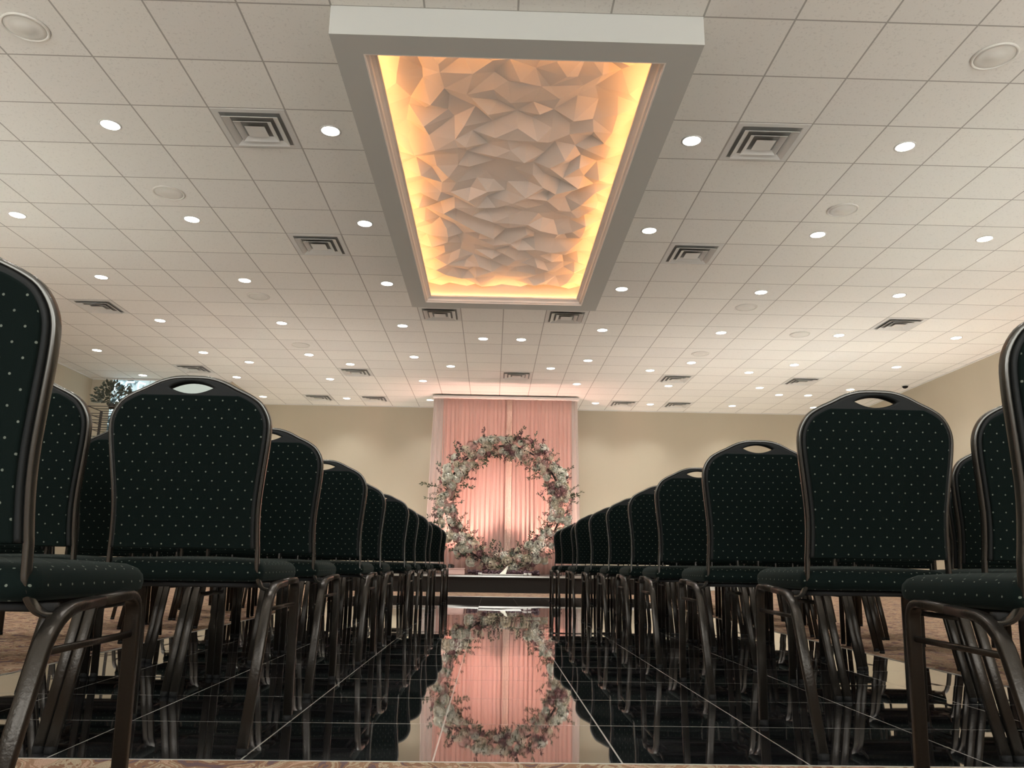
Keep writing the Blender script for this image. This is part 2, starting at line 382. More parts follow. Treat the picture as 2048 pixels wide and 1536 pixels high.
for i, j in [(-3, 2), (0, 2), (5, 2), (8, 2), (-6, 5), (-3, 5), (0, 5), (5, 5), (8, 5), (11, 5), (-6, 8), (-3, 8), (0, 8), (5, 8), (8, 8), (11, 8),
             (-6, 11), (-3, 11), (0, 11), (2, 12), (3, 12), (5, 11), (8, 11), (11, 11), (14, 11),
             (-9, 14), (-6, 14), (-3, 14), (0, 14), (1, 15), (4, 15), (5, 14), (8, 14), (11, 14), (14, 14), (-9, 17), (-6, 17), (-5, 15), (-3, 17), (-2, 15), (0, 17), (5, 17),
             (7, 15), (8, 17), (10, 15), (11, 17), (-3, 20), (-6, 20), (8, 20), (11, 20), (12, 18), (13, 18), (14, 17), (14, 20), (5, -1), (0, 20), (6, 20),
             # lights behind the camera and off to the sides that this hall also has
             (-3, -1), (8, -1), (-9, 2), (11, 2), (14, 2), (-9, 5), (14, 5), (-9, 8), (14, 8), (-9, 11), (-6, 2), (-6, -4), (-3, -4), (0, -4), (5, -4), (8, -4), (11, -4), (-6, -8), (0, -8), (5, -8), (11, -8), (0, -1)]:
    rows.setdefault(j, []).append(i)
dl = None; js = sorted(rows)
vis = [j for j in js if j >= 2]
for j in js:
    for k, i in enumerate(sorted(rows[j])):
        o = downlight_proto() if dl is None else copy_tree(dl)
        dl = dl or o; o.location = cellpos(i, j)
        if j >= 2: lab = 'round recessed ceiling light, %s from the left in the %s row from camera' % (ORD[k], ORD[vis.index(j)])
        elif (i, j) == (5, -1): lab = 'round recessed ceiling light cut by the top edge of the photo'
        else: lab = 'round recessed ceiling light behind the camera, %s from left, %s row back' % (ORD[k], ORD[[x for x in js if x < 2][::-1].index(j)])
        tag(o, lab, 'ceiling light', 'recessed ceiling lights')

def vent_proto():
    t = empty('ceiling_vent')
    h = T/2-0.008
    def ring(bm, o, i, zo, zi, th=0.004):
        A = [(-o, -o), (o, -o), (o, o), (-o, o)]; B = [(-i, -i), (i, -i), (i, i), (-i, i)]
        va = [bm.verts.new((x, y, zo)) for x, y in A]; vb = [bm.verts.new((x, y, zi)) for x, y in B]
        vc = [bm.verts.new((x, y, zo+th)) for x, y in A]; vd = [bm.verts.new((x, y, zi+th)) for x, y in B]
        for k in range(4):
            l = (k+1) % 4
            bm.faces.new((va[k], va[l], vb[l], vb[k])); bm.faces.new((vc[l], vc[k], vd[k], vd[l])); bm.faces.new((va[l], va[k], vc[k], vc[l])); bm.faces.new((vb[k], vb[l], vd[l], vd[k]))
        bmesh.ops.recalc_face_normals(bm, faces=bm.faces)
    bm = bmesh.new(); ring(bm, h, h-.045, -0.004, -0.006); ring(bm, h-.045, h-.055, -0.006, -0.001)
    link('vent_frame', mesh_from_bm('vent_frame', bm, M['vent']), None, t)
    link('vent_throat', boxmesh('vent_throat', M['vent_dark'], (-h+.05, h-.05, -h+.05, h-.05, -0.0025, -0.0005)), None, t)
    for o_, i_ in ((0.222, 0.176), (0.150, 0.110)):
        bm = bmesh.new(); ring(bm, o_, i_, -0.028, -0.004); ring(bm, o_+.004, o_, -0.030, -0.028)
        link('louvre', mesh_from_bm('louvre', bm, M['vent']), None, t)
    bm = bmesh.new(); box(bm, -.082, .082, -.082, .082, -0.026, -0.022)
    bm.verts.ensure_lookup_table()
    for v in bm.verts:
        if v.co.z > -0.024: v.co.x *= 0.8; v.co.y *= 0.8
    link('centre_plate', mesh_from_bm('centre_plate', bm, M['vent']), None, t)
    return t
vp = None
VL = {(-1, 2): 'nearest one left of the soffit', (6, 2): 'nearest one right of the soffit', (-1, 6): 'second one back left of the soffit', (6, 6): 'second one back right of the soffit',
      (-7, 10): 'above the left rows near the left wall', (12, 10): 'above the right rows near the right wall', (1, 10): 'just past the far left corner of the soffit',
      (4, 10): 'just past the far right corner of the soffit', (-2, 16): 'left of the drape, one row past the soffit vents', (3, 16): 'centred in front of the drape',
      (8, 16): 'right of the drape, first from it in its row', (-7, 16): 'above the tallest chair back on the left', (12, 16): 'right of the drape, second from it in its row',
      (-4, 20): 'second left of the drape along the back wall', (-2, 20): 'first left of the drape along the back wall', (7, 20): 'first right of the drape along the back wall', (9, 20): 'second right of the drape along the back wall'}
for (i, j), w in VL.items():
    o = vent_proto() if vp is None else copy_tree(vp); vp = vp or o; o.location = cellpos(i, j)
    tag(o, 'square grey ceiling vent, ' + w, 'ceiling vent', 'square ceiling vents')
def speaker_proto():
    t = empty('ceiling_speaker')
    bm = bmesh.new(); lathe(bm, [(0.150, -0.001), (0.150, -0.010), (0.141, -0.014), (0.132, -0.010), (0.132, -0.001)], 36)
    link('rim', mesh_from_bm('rim', bm, M['grille'], True), None, t)
    bm = bmesh.new(); lathe(bm, [(0, -0.012), (0.06, -0.012), (0.063, -0.0095), (0.10, -0.0095), (0.131, -0.007), (0.131, -0.001), (0, -0.001)], 36)
    link('grille', mesh_from_bm('grille', bm, M['grille'], True), None, t)
    return t
sp = None
for (i, j, w) in [(-3, 0, 'at the top left corner of the photo'), (8, 0, 'at the top right corner of the photo'), (-3, 4, 'second along on the left side'), (8, 4, 'second along on the right side'),
                  (-3, 9, 'third along on the left side'), (8, 9, 'third along on the right side'), (-3, 13, 'fourth along on the left side'), (8, 13, 'fourth along on the right side'), (10, 11, 'off the line between two lights')]:
    o = speaker_proto() if sp is None else copy_tree(sp); sp = sp or o; o.location = cellpos(i, j)
    tag(o, 'round flush ceiling speaker with beige grille, ' + w, 'ceiling speaker', 'flush ceiling speakers')
dc = tag(empty('dome_camera', cellpos(15.44, 16.28)), 'small black security dome on the ceiling beside the right wall', 'security camera')
bm = bmesh.new(); lathe(bm, [(0.07, 0), (0.07, -.012), (0.055, -.016)], 20); link('mounting_ring', mesh_from_bm('mounting_ring', bm, M['vent'], True), None, dc)
bm = bmesh.new(); lathe(bm, [(0.055, -.014), (0.05, -.035), (0.035, -.052), (0, -.062)], 20); link('dome', mesh_from_bm('dome', bm, M['rubber'], True), None, dc)

# ------------------------------------------------------------------ the banquet chair
# local frame: x across, y forward (towards the stage), origin on the floor under the rear posts
LEAN = 0.07/0.50
def ylean(z): return -(z-0.46)*LEAN if z > 0.46 else 0.0
OUT = [(0.0, 0.968), (0.045, 0.966), (0.085, 0.955), (0.125, 0.935), (0.160, 0.918), (0.188, 0.898), (0.207, 0.868), (0.215, 0.835), (0.2135, 0.79), (0.208, 0.74),
       (0.201, 0.68), (0.196, 0.63), (0.194, 0.58), (0.195, 0.53), (0.197, 0.494)]
def catmull(p, n=4):
    out = []
    for i in range(len(p)-1):
        a, b, c, d = p[max(i-1, 0)], p[i], p[i+1], p[min(i+2, len(p)-1)]
        for k in range(n):
            t = k/n
            out.append(tuple(0.5*(2*b[q]+(c[q]-a[q])*t+(2*a[q]-5*b[q]+4*c[q]-d[q])*t*t+(3*b[q]-a[q]-3*c[q]+d[q])*t**3) for q in range(2)))
    out.append(p[-1]); return out
OUT = [(x, z-0.015*(z-.485)/.483) for x, z in OUT]
half = catmull(OUT, 3)
def back_outline(inset=0.0, ztop=None):
    h = []
    for k, (x, z) in enumerate(half):
        a = half[max(k-1, 0)]; b = half[min(k+1, len(half)-1)]
        tx, tz = b[0]-a[0], b[1]-a[1]; l = math.hypot(tx, tz)
        if k == 0: nx, nz = 0, 1
        else: nx, nz = -tz/l, tx/l
        h.append((x-nx*inset, z-nz*inset))
    return [(x, z) for x, z in h] + [(-x, z) for x, z in h[::-1][:-1]]
def plate(name, loops, y0, y1, m, bev=0.004, smooth=False):
    "flat plate with holes in x-z, leaned back; y0 rear face, y1 front face"
    cu = bpy.data.curves.new(name, 'CURVE'); cu.dimensions = '2D'; cu.fill_mode = 'BOTH'
    for L in loops:
        s = cu.splines.new('POLY'); s.points.add(len(L)-1)
        for p, (x, z) in zip(s.points, L): p.co = (x, z, 0, 1)
        s.use_cyclic_u = True
    cu.extrude = max((y1-y0)/2-bev, 0.0005); cu.bevel_depth = bev; cu.bevel_resolution = 2; cu.offset = -bev
    o = bpy.data.objects.new(name, cu); COL.objects.link(o)
    bpy.context.view_layer.update()
    me = bpy.data.meshes.new_from_object(o.evaluated_get(bpy.context.evaluated_depsgraph_get()))
    bpy.data.objects.remove(o); bpy.data.curves.remove(cu)
    yc = (y0+y1)/2
    for v in me.vertices: x, z, y = v.co.x, v.co.y, v.co.z; v.co = (x, yc-y, z)
    me.update()
    box_uv(me)
    for v in me.vertices: v.co.y += ylean(v.co.z)
    me.materials.clear(); me.materials.append(m); me.name = name
    bm = bmesh.new(); bm.from_mesh(me); bmesh.ops.recalc_face_normals(bm, faces=bm.faces); bm.to_mesh(me); bm.free()
    return me
hole = [(0.060*math.cos(a)*1.0, 0) for a in ()]
for k in range(13): t = -1+2*k/12; hole.append((0.060*t, 0.9235+0.015*(1-t*t)))
for k in range(1, 12): t = 1-2*k/12; hole.append((0.060*t, 0.9235-0.016*(1-t*t)))
def build_chair():
    t = empty('banquet_chair')
    shell_loop = back_outline(0.005) + []
    sh = link('backrest', plate('backrest', [shell_loop, hole], -0.012, 0.018, M['vinyl'], 0.005), None, t)
    pad = [(x, min(z, 0.902 - 0.0*x)) for x, z in back_outline(0.014)]
    pad = [(x, z) for x, z in pad]
    link('rear_upholstery', plate('rear_upholstery', [pad], -0.018, -0.008, M['fabric'], 0.004), None, sh)
    link('front_upholstery', plate('front_upholstery', [pad], 0.014, 0.034, M['fabric'], 0.007), None, sh)
    # metal band around the back running down into the posts
    pts = [Vector((x, ylean(z)+0.003, z)) for x, z in half]
    right = pts + smooth_path([pts[-1], Vector((0.199, 0.003, 0.425)), Vector((0.206, 0.03, 0.392)), Vector((0.224, 0.062, 0.385))], 0.03)[1:]
    path = [Vector((-p.x, p.y, p.z)) for p in right[::-1][:-1]] + right
    bm = bmesh.new(); sweep(bm, path, rrect(0.019, 0.010, 0.003), Vector((0, 1, 0)))
    link('back_frame', mesh_from_bm('back_frame', bm, M['edge'], True), None, t)
    # legs: bent flat tube on each side, split at the middle of the top rail
    leg_prof = rrect(0.027, 0.017, 0.004)
    for s in (-1, 1):
        x = s*0.231
        rear = smooth_path([(x, -0.105, 0.010), (x, 0.030, 0.394), (x, 0.17, 0.403)], [0.075])
        front = smooth_path([(x, 0.17, 0.403), (x, 0.308, 0.411), (x, 0.335, 0.010)], [0.04])
        for path_, foot in ((rear, rear[0]), (front, front[-1])):
            bm = bmesh.new(); sweep(bm, path_, leg_prof, Vector((1, 0, 0)))
            lg = link('leg', mesh_from_bm('leg', bm, M['frame'], True), None, t)
            me = lg.data
            bm = bmesh.new(); lathe(bm, [(0, -.010), (0.013, -.010), (0.0145, -.008), (0.0145, 0.004), (0.012, .006), (0, .006)], 12, foot)
            link('foot_glide', mesh_from_bm('foot_glide', bm, M['rubber'], True), None, lg)
        bm = bmesh.new(); sweep(bm, [(x, 0.010, 0.335), (x, 0.31, 0.338)], rrect(0.008, 0.012, 0.0035), Vector((1, 0, 0)))
        link('side_stretcher', mesh_from_bm('side_stretcher', bm, M['frame'], True), None, t)
    # rails under the cushion
    bm = bmesh.new()
    for y, z in ((0.055, 0.398), (0.29, 0.402)): sweep(bm, [(-0.222, y, z), (0.222, y, z)], rrect(0.020, 0.014, 0.003), Vector((0, 1, 0)))
    for x in (-0.16, 0.16): sweep(bm, [(x, 0.055, 0.400), (x, 0.29, 0.402)], rrect(0.016, 0.012, 0.003), Vector((1, 0, 0)))
    link('seat_frame', mesh_from_bm('seat_frame', bm, M['rail'], True), None, t)
    # cushion
    hw, y0, y1 = 0.213, -0.012, 0.43
    def ring(inset, z, dome=0.0):
        w = hw-inset; a, b = y0+inset, y1-inset; pts = []
        for cx, cy, a0, rr in ((w-.07, b-.07, 0, .07), (-w+.07, b-.07, 90, .07), (-w+.035, a+.035, 180, .035), (w-.035, a+.035, 270, .035)):
            for k in range(6):
                an = math.radians(a0+90*k/5); pts.append((cx+rr*math.cos(an), cy+rr*math.sin(an), z))
        return pts
    bm = bmesh.new(); rings = []
    spec = [(0.012, 0.408, 0), (0.0, 0.416, 0), (-0.002, 0.430, 0), (0.0, 0.444, 0), (0.008, 0.456, 0), (0.024, 0.4645, 0)]
    for ins, z, _ in spec: rings.append([bm.verts.new(p) for p in ring(ins, z)])
    cx, cy = 0.0, (y0+y1)/2
    for s_, z in ((0.75, 0.4685), (0.5, 0.4715), (0.25, 0.4735)):
        rings.append([bm.verts.new((cx+(v.co.x-cx)*s_, cy+(v.co.y-cy)*s_, z)) for v in rings[5]])
    nv = len(rings[0])
    for A, B in zip(rings, rings[1:]):
        for i in range(nv): j = (i+1) % nv; bm.faces.new((A[i], A[j], B[j], B[i]))
    bm.faces.new(rings[0][::-1]); c = bm.verts.new((cx, cy, 0.474))
    for i in range(nv): bm.faces.new((rings[-1][i], rings[-1][(i+1) % nv], c))
    bmesh.ops.recalc_face_normals(bm, faces=bm.faces)
    me = mesh_from_bm('seat', bm, M['fabric'], True); box_uv(me)
    link('seat', me, None, t)
    return t
chair0 = build_chair()
LX = [-0.897, -0.832, -0.865, -0.841, -0.871, -0.827, -0.839, -0.826, -0.856, -0.810, -0.815]
LY = [1.228, 2.19, 3.03, 3.955, 4.89, 5.84, 6.77, 7.70, 8.62, 9.55, 10.5]
RX = [1.10, 1.071, 1.043, 1.038, 1.056, 1.052, 1.036, 1.014, 1.064, 1.027, 1.021]
RY = [1.345, 2.20, 3.11, 4.0, 4.9, 5.82, 6.73, 7.65, 8.55, 9.45, 10.35]
def in_view(x, y):
    for dx in (-.24, .24):
        for dy in (-.1, .43):
            for z in (0.02, 0.97):
                d = Vector((x+dx, y+dy, z-HC)); w = d.dot(f2)
                if w > 0.05 and abs(d.dot(r3)/w) < 1024/1565 and d.dot(u3)/w > -768/1565: return True
    return False
rnd = random.Random(5); first = True
SEATW = ['on the aisle on the', 'second from the aisle on the', 'third from the aisle on the', 'fourth from the aisle on the', 'fifth from the aisle on the']
for side, XX, YY in (('left', LX, LY), ('right', RX, RY)):
    for k in range(11):
        for q in range(5):
            s = -1 if side == 'left' else 1
            x = XX[k]+s*0.495*q; y = YY[k]+(0 if q == 0 else rnd.uniform(-.012, .012))
            if not in_view(x, y): continue
            o = chair0 if first else copy_tree(chair0); first = False
            z = 0.0 if (y-0.105 > FY and X0 < x < X1) else CARPET_Z+.001
            o.location = (x, y, z); o.rotation_euler.z = rnd.uniform(-.006, .006) if q else 0
            tag(o, 'black dotted banquet chair, %s %s, %s row from camera' % (SEATW[q], side, ORD[k]), 'chair', 'banquet chairs in rows facing the arch')

# ------------------------------------------------------------------ stage
ZS = 0.278
SX0, SX1, SY0 = -2.65, 3.05, 14.25
st = tag(empty('stage_platform', ((SX0+SX1)/2, (SY0+YB)/2, CARPET_Z)), 'low stage with black skirt and pale edge in front of the back wall', 'stage')
child('stage_deck', boxmesh('stage_deck', M['deck'], (SX0, SX1, SY0, YB-.02, ZS-.03, ZS)), st)
child('skirt', boxmesh('skirt', M['skirt'], (SX0+.02, SX1-.02, SY0+.02, YB-.03, CARPET_Z, ZS-.03)), st)
child('edge_strip', boxmesh('edge_strip', M['alu'], (SX0-.004, SX1+.004, SY0-.012, SY0, ZS-.022, ZS+.002)), st)

# ------------------------------------------------------------------ pipe and drape backdrop
YD = 16.4; DX0, DX1 = -1.29, 1.78; ZT = 3.45+HC
bd = tag(empty('drape_backdrop', ((DX0+DX1)/2, YD, ZS)), 'tall pleated blush drape hanging from a crossbar behind the flower arch', 'backdrop')
def drape(name, x0, x1, z0, z1, m, wave, amp, flare0=0, flare1=0, yoff=0, seed=1):
    rr = random.Random(seed); bm = bmesh.new(); n = int((x1-x0)/0.012); rows_ = 14; grid = []
    ph = rr.uniform(0, 6)
    for j in range(rows_+1):
        t = j/rows_; z = z1+(z0-z1)*t; row = []
        for i in range(n+1):
            u = i/n; x = x0+(x1-x0)*u
            x += (-flare0*(1-u)+flare1*u)*t
            pz = 2*PI*(x0+(x1-x0)*u)/wave + ph
            a = amp*(0.55+0.45*noise.noise(Vector((u*9+seed, t*0.8, 0))))*(0.5+0.5*min(1, t*6+.25))
            y = YD+yoff + a*math.sin(pz+1.5*noise.noise(Vector((u*14, t*.6, seed)))) + 0.4*a*math.sin(pz*2.3+1)
            row.append(bm.verts.new((x, y, z)))
        grid.append(row)
    for A, B in zip(grid, grid[1:]):
        for i in range(n): bm.faces.new((A[i], A[i+1], B[i+1], B[i]))
    me = mesh_from_bm(name, bm, m, True)
    o = child(name, me, bd); md = o.modifiers.new('cloth', 'SOLIDIFY'); md.thickness = 0.002; return o
drape('side_drape', DX0, DX0+0.24, ZS+.01, ZT, M['ivory'], 0.085, 0.030, 0.10, 0.02, 0.0, 3)
drape('main_drape', DX0+0.21, DX1-0.13, ZS+.01, ZT, M['blush'], 0.10, 0.034, 0.0, 0.0, -0.03, 5)
drape('side_drape', DX1-0.15, DX1, ZS+.01, ZT, M['ivory'], 0.085, 0.030, 0.0, 0.05, 0.0, 7)
drape('centre_gather', 0.27, 0.38, ZS+.01, ZT-.03, M['sequin'], 0.05, 0.018, 0.01, 0.01, -0.10, 9)
bm = bmesh.new(); sweep(bm, [(DX0-.02, YD-.03, ZT+.025), (DX1+.02, YD-.03, ZT+.025)], rrect(0.22, 0.05, 0.01), Vector((0, 1, 0)))
child('crossbar', mesh_from_bm('crossbar', bm, M['white_paint']), bd)
bm = bmesh.new()
for x in (DX0+.03, DX1-.03): sweep(bm, [(x, YD+.1, ZS+.012), (x, YD+.1, ZT+.02)], circ(0.02), Vector((1, 0, 0)))
child('upright_pipe', mesh_from_bm('upright_pipe', bm, M['alu'], True), bd)
bm = bmesh.new()
for x in (DX0+.03, DX1-.03): box(bm, x-.2, x+.2, YD-.02, YD+.25, ZS+.001, ZS+.012)
child('base_plate', mesh_from_bm('base_plate', bm, M['black_metal']), bd)

# ------------------------------------------------------------------ flower arch
AC = Vector((0.21, 15.3, 1.63)); AR = 1.12
arch = tag(empty('flower_arch', (AC.x, AC.y, ZS)), 'round arch covered in cream and blush roses with loose greenery, standing on the stage', 'flower arch')
bm = bmesh.new(); sweep(bm, [AC+Vector((math.cos(a), 0, math.sin(a)))*AR for a in [2*PI*i/64 for i in range(64)]], circ(0.02, 8), Vector((0, 1, 0)), closed=True)
child('hoop', mesh_from_bm('hoop', bm, M['black_metal'], True), arch)
bm = bmesh.new(); box(bm, AC.x-.45, AC.x+.45, AC.y-.25, AC.y+.25, ZS+.001, ZS+.02); box(bm, AC.x-.03, AC.x+.03, AC.y-.03, AC.y+.03, ZS+.02, AC.z-AR+.02)
child('base', mesh_from_bm('base', bm, M['black_metal']), arch)
def petal(bm, R, basis, rad, hgt, wid, curl, openr):
    # small curved petal patch around axis; basis: (ex, ey, ez)
    ex, ey, ez, o = basis; g = []
    for j in range(4):
        t = j/3; row = []
        for i in range(4):
            s = (i/3-.5)*2*wid*math.sin(PI*(0.18+0.72*t)) 
            a = R+s; rr_ = rad*(0.35+openr*t+curl*t*t); z = hgt*t*(1-0.15*(2*(i/3-.5))**2)
            row.append(bm.verts.new(o+ex*(rr_*math.cos(a))+ey*(rr_*math.sin(a))+ez*z))
        g.append(row)
    for A, B in zip(g, g[1:]):
        for i in range(3): bm.faces.new((A[i], A[i+1], B[i+1], B[i]))
def rose_mesh(name, m, r=0.05, seed=0, layers=4):
    "a ball of overlapping cupped petals, tips flaring a little"
    rr = random.Random(seed); bm = bmesh.new()
    for L in range(layers):
        u = L/(layers-1); n = (3, 4, 5, 6)[L]; R_ = r*(0.42+0.58*u); top = (80, 66, 48, 26)[L]
        for k in range(n):
            az = 2*PI*k/n+L*0.9+rr.uniform(-.15, .15); w = (1.25, 1.0, .85, .78)[L]; g = []
            for jj in range(5):
                t = jj/4; el = math.radians(-55+(top+55)*t); row = []
                for ii in range(5):
                    q = ii/4*2-1; a = az+q*w*math.sin(PI*(0.25+0.60*t)); e2 = el-0.22*q*q*t
                    fl = 1+(0.14+.10*u)*max(0, t-.7)/.3
                    row.append(bm.verts.new((R_*fl*math.cos(e2)*math.cos(a), R_*fl*math.cos(e2)*math.sin(a), R_*math.sin(e2)*0.95+r*.25*(1-u))))
                g.append(row)
            for A, B in zip(g, g[1:]):
                for ii in range(4): bm.faces.new((A[ii], A[ii+1], B[ii+1], B[ii]))
    return mesh_from_bm(name, bm, m, True)
def hydrangea_mesh(name, m, r=0.075, seed=0):
    rr = random.Random(seed); bm = bmesh.new()
    for k in range(46):
        z = 1-1.5*(k+.5)/46; a = k*2.39996; s = math.sqrt(max(0, 1-z*z)); n = Vector((s*math.cos(a), s*math.sin(a), z))
        c = n*r*rr.uniform(.85, 1.05); t = n.orthogonal().normalized(); b = n.cross(t); ph = rr.uniform(0, 6); q = r*0.22
        cv = bm.verts.new(c-n*q*.3)
        for i in range(4):
            an = ph+i*PI/2; d = t*math.cos(an)+b*math.sin(an); e = t*math.cos(an+.7)+b*math.sin(an+.7); g = t*math.cos(an-.7)+b*math.sin(an-.7)
            bm.faces.new((cv, bm.verts.new(c+g*q*.7), bm.verts.new(c+d*q*1.1+n*q*.2), bm.verts.new(c+e*q*.7)))
    return mesh_from_bm(name, bm, m)
def add_leaf(bm, p, d, n, L, wd):
    d = d.normalized(); s = d.cross(n).normalized(); n = s.cross(d)
    a = bm.verts.new(p); b = bm.verts.new(p+d*L*.45+s*wd+n*L*.06); c = bm.verts.new(p+d*L); e = bm.verts.new(p+d*L*.45-s*wd+n*L*.06); f = bm.verts.new(p+d*L*.5-n*L*.03)
    bm.faces.new((a, b, f)); bm.faces.new((b, c, f)); bm.faces.new((c, e, f)); bm.faces.new((e, a, f))
def sprig_mesh(name, m, L=0.22, nl=9, leaf=0.05, seed=0):
    rr = random.Random(seed); bm = bmesh.new(); pts = []; d = Vector((0, 0, 1)); p = Vector((0, 0, 0))
    for i in range(nl+1):
        pts.append(p.copy()); p = p+d*L/nl; d = (d+Vector((rr.uniform(-.2, .2), rr.uniform(-.2, .2), -.02))).normalized()
    sweep(bm, pts, circ(0.0022, 4), Vector((1, 0, 0)))
    for i in range(2, nl+1):
        for s in (-1, 1):
            if rr.random() < .85:
                dd = Vector((s*rr.uniform(.6, 1), rr.uniform(-.7, .7), rr.uniform(.3, .9)))
                add_leaf(bm, pts[i], dd, Vector((rr.uniform(-.4, .4), -1, rr.uniform(0, .6))), leaf*rr.uniform(.8, 1.25), leaf*.24)
    return mesh_from_bm(name, bm, m)
rose_meshes = [rose_mesh('rose', M[k], r, s) for s, (k, r) in enumerate([('cream', .060), ('whitep', .055), ('blushp', .055), ('cream', .048), ('blushp', .045), ('whitep', .066), ('mauve', .050)])]
hyd = [hydrangea_mesh('hydrangea', M[k], r, s) for s, (k, r) in enumerate([('whitep', .085), ('cream', .075), ('blushp', .07)])]
sprigs = [sprig_mesh('leaf_sprig', M[k], L, n, l, s) for s, (k, L, n, l) in enumerate([('olive', .24, 9, .055), ('sage', .20, 8, .05), ('plum', .22, 9, .045), ('olive', .30, 11, .045)])]
fr = random.Random(21)
def arch_point(a, rad, ph):
    "point on the flower tube: a around the hoop, ph around the tube"
    e = Vector((math.cos(a), 0, math.sin(a)))
    n = e*math.cos(ph)+Vector((0, -1, 0))*math.sin(ph)
    return AC+e*AR+n*rad, n
def thick(a):
    return 0.195+0.035*noise.noise(Vector((math.cos(a)*2.2+3, math.sin(a)*2.2, 0.5)))*2+0.03*max(0, -math.sin(a))
def place(name, me, p, n, sc_, parent, spin):
    q = n.to_track_quat('Z', 'Y') @ Matrix.Rotation(spin, 4, 'Z').to_quaternion(); p = Vector(p)
    if p.z < ZS+.09: p.z = ZS+.09; q = Vector((n.x, n.y-.6, abs(n.z))).normalized().to_track_quat('Z', 'Y')
    if p.z < ZS+.40 and n.z < .15: q = Vector((n.x, n.y-.4, .3)).normalized().to_track_quat('Z', 'Y')
    o = link(name, me, None, parent); o.rotation_mode = 'QUATERNION'; o.rotation_quaternion = q
    o.location = p-Vector(parent.location); o.scale = (sc_,)*3; return o
for k in range(100):
    a = 2*PI*(k+fr.random()*.9)/100; ph = fr.uniform(.15, PI-.15); p, n = arch_point(a, thick(a)*fr.uniform(.9, 1.05), ph)
    n = (n+Vector((0, -.7, .15))).normalized()
    place('rose', fr.choice(rose_meshes), p, n, fr.uniform(1.05, 1.5), arch, fr.uniform(0, 6))
for k in range(34):
    a = 2*PI*(k+fr.random()*.9)/34; ph = fr.uniform(.3, PI-.3); p, n = arch_point(a, thick(a)*.8, ph)
    place('hydrangea', fr.choice(hyd), p, (n+Vector((0, -.4, .2))).normalized(), fr.uniform(.9, 1.2), arch, fr.uniform(0, 6))
for k in range(70):
    a = 2*PI*(k+fr.random())/70; ph = fr.choice((fr.uniform(-.4, .8), fr.uniform(2.3, 3.5))); p, n = arch_point(a, thick(a)*.8, ph)
    n = (n+Vector((fr.uniform(-.5, .5), -.3, fr.uniform(-.3, .6)))).normalized()
    place('leaf_sprig', fr.choice(sprigs), p, n, fr.uniform(.7, 1.35), arch, fr.uniform(0, 6))
def merged(src_list, count, kind):
    bm = bmesh.new(); mi = {}; mats = []
    for k in range(count):
        a = fr.uniform(0, 2*PI); ph = fr.uniform(-.5, PI+.5)
        p, n = arch_point(a, thick(a)*(fr.uniform(.7, 1.0) if kind == 'rose' else fr.uniform(.05, .72)), ph)
        n = (n+Vector((fr.uniform(-.3, .3), -.3, fr.uniform(-.2, .4)))).normalized()
        if p.z < ZS+.09: p.z = ZS+.09
        if p.z < ZS+.35 and n.z < .1: n.z = .3; n.normalize()
        me = fr.choice(src_list); mt = me.materials[0]
        if mt not in mats: mats.append(mt)
        b2 = bmesh.new(); b2.from_mesh(me)
        sc_ = fr.uniform(.75, 1.15) if kind == 'rose' else fr.uniform(.5, .85)
        X = Matrix.Translation(p-Vector(arch.location)) @ (n.to_track_quat('Z', 'Y') @ Matrix.Rotation(fr.uniform(0, 6), 4, 'Z').to_quaternion()).to_matrix().to_4x4() @ Matrix.Scale(sc_, 4)
        bmesh.ops.transform(b2, matrix=X, verts=b2.verts)
        idx = mats.index(mt)
        for f in b2.faces: f.material_index = idx; f.smooth = True
        tmp = bpy.data.meshes.new('tmp'); b2.to_mesh(tmp); b2.free(); bm.from_mesh(tmp); bpy.data.meshes.remove(tmp)
    me = bpy.data.meshes.new('mass'); bm.to_mesh(me); bm.free()
    for mt in mats: me.materials.append(mt)
    return me
o = link('small_roses', merged(rose_meshes, 330, 'rose'), None, arch); o['kind'] = 'stuff'
o = link('foliage_filler', merged(sprigs[:3], 1000, 'leaf'), None, arch); o['kind'] = 'stuff'

# things at the foot of the arch
pl = tag(empty('kneeling_tray', (0.215, 14.55, ZS+.001)), 'flat white tray with a folded napkin lying on the stage edge before the arch', 'tray')
bm = bmesh.new(); box(bm, -.36, .36, -.12, .12, 0, .012); box(bm, -.40, .40, -.14, .14, .012, .028)
link('tray', mesh_from_bm('tray', bm, M['white_paint']), None, pl)
bm = bmesh.new(); nv = [bm.verts.new(p) for p in ((-.06, -.05, .028), (.05, -.05, .028), (.05, .06, .028), (-.06, .06, .028), (.07, .0, .16), (.10, .05, .17))]
for f in ((0, 1, 4), (1, 2, 5, 4), (2, 3, 5), (3, 0, 4, 5), (3, 2, 1, 0)): bm.faces.new([nv[i] for i in f])
link('napkin', mesh_from_bm('napkin', bm, M['whitep']), None, pl)
pb = fr
for k, (x, w) in enumerate(((-0.20, 'left end of the white tray'), (0.62, 'right end of the white tray'), (0.70, 'right, just outside its neighbour'))):
    c = tag(empty('votive_candle', (x, 14.52+.07*(k == 2), ZS)), 'small glass votive candle on the stage at the ' + w, 'candle', 'votive candles at the arch foot')
    bm = bmesh.new(); lathe(bm, [(0, 0), (.028, 0), (.034, .05), (.031, .05), (.027, .008), (0, .008)], 16); link('glass', mesh_from_bm('glass', bm, M['white_paint'], True), None, c)
    bm = bmesh.new(); lathe(bm, [(0, .009), (.026, .009), (.029, .038), (0, .038)], 16); link('wax', mesh_from_bm('wax', bm, M['cream'], True), None, c)
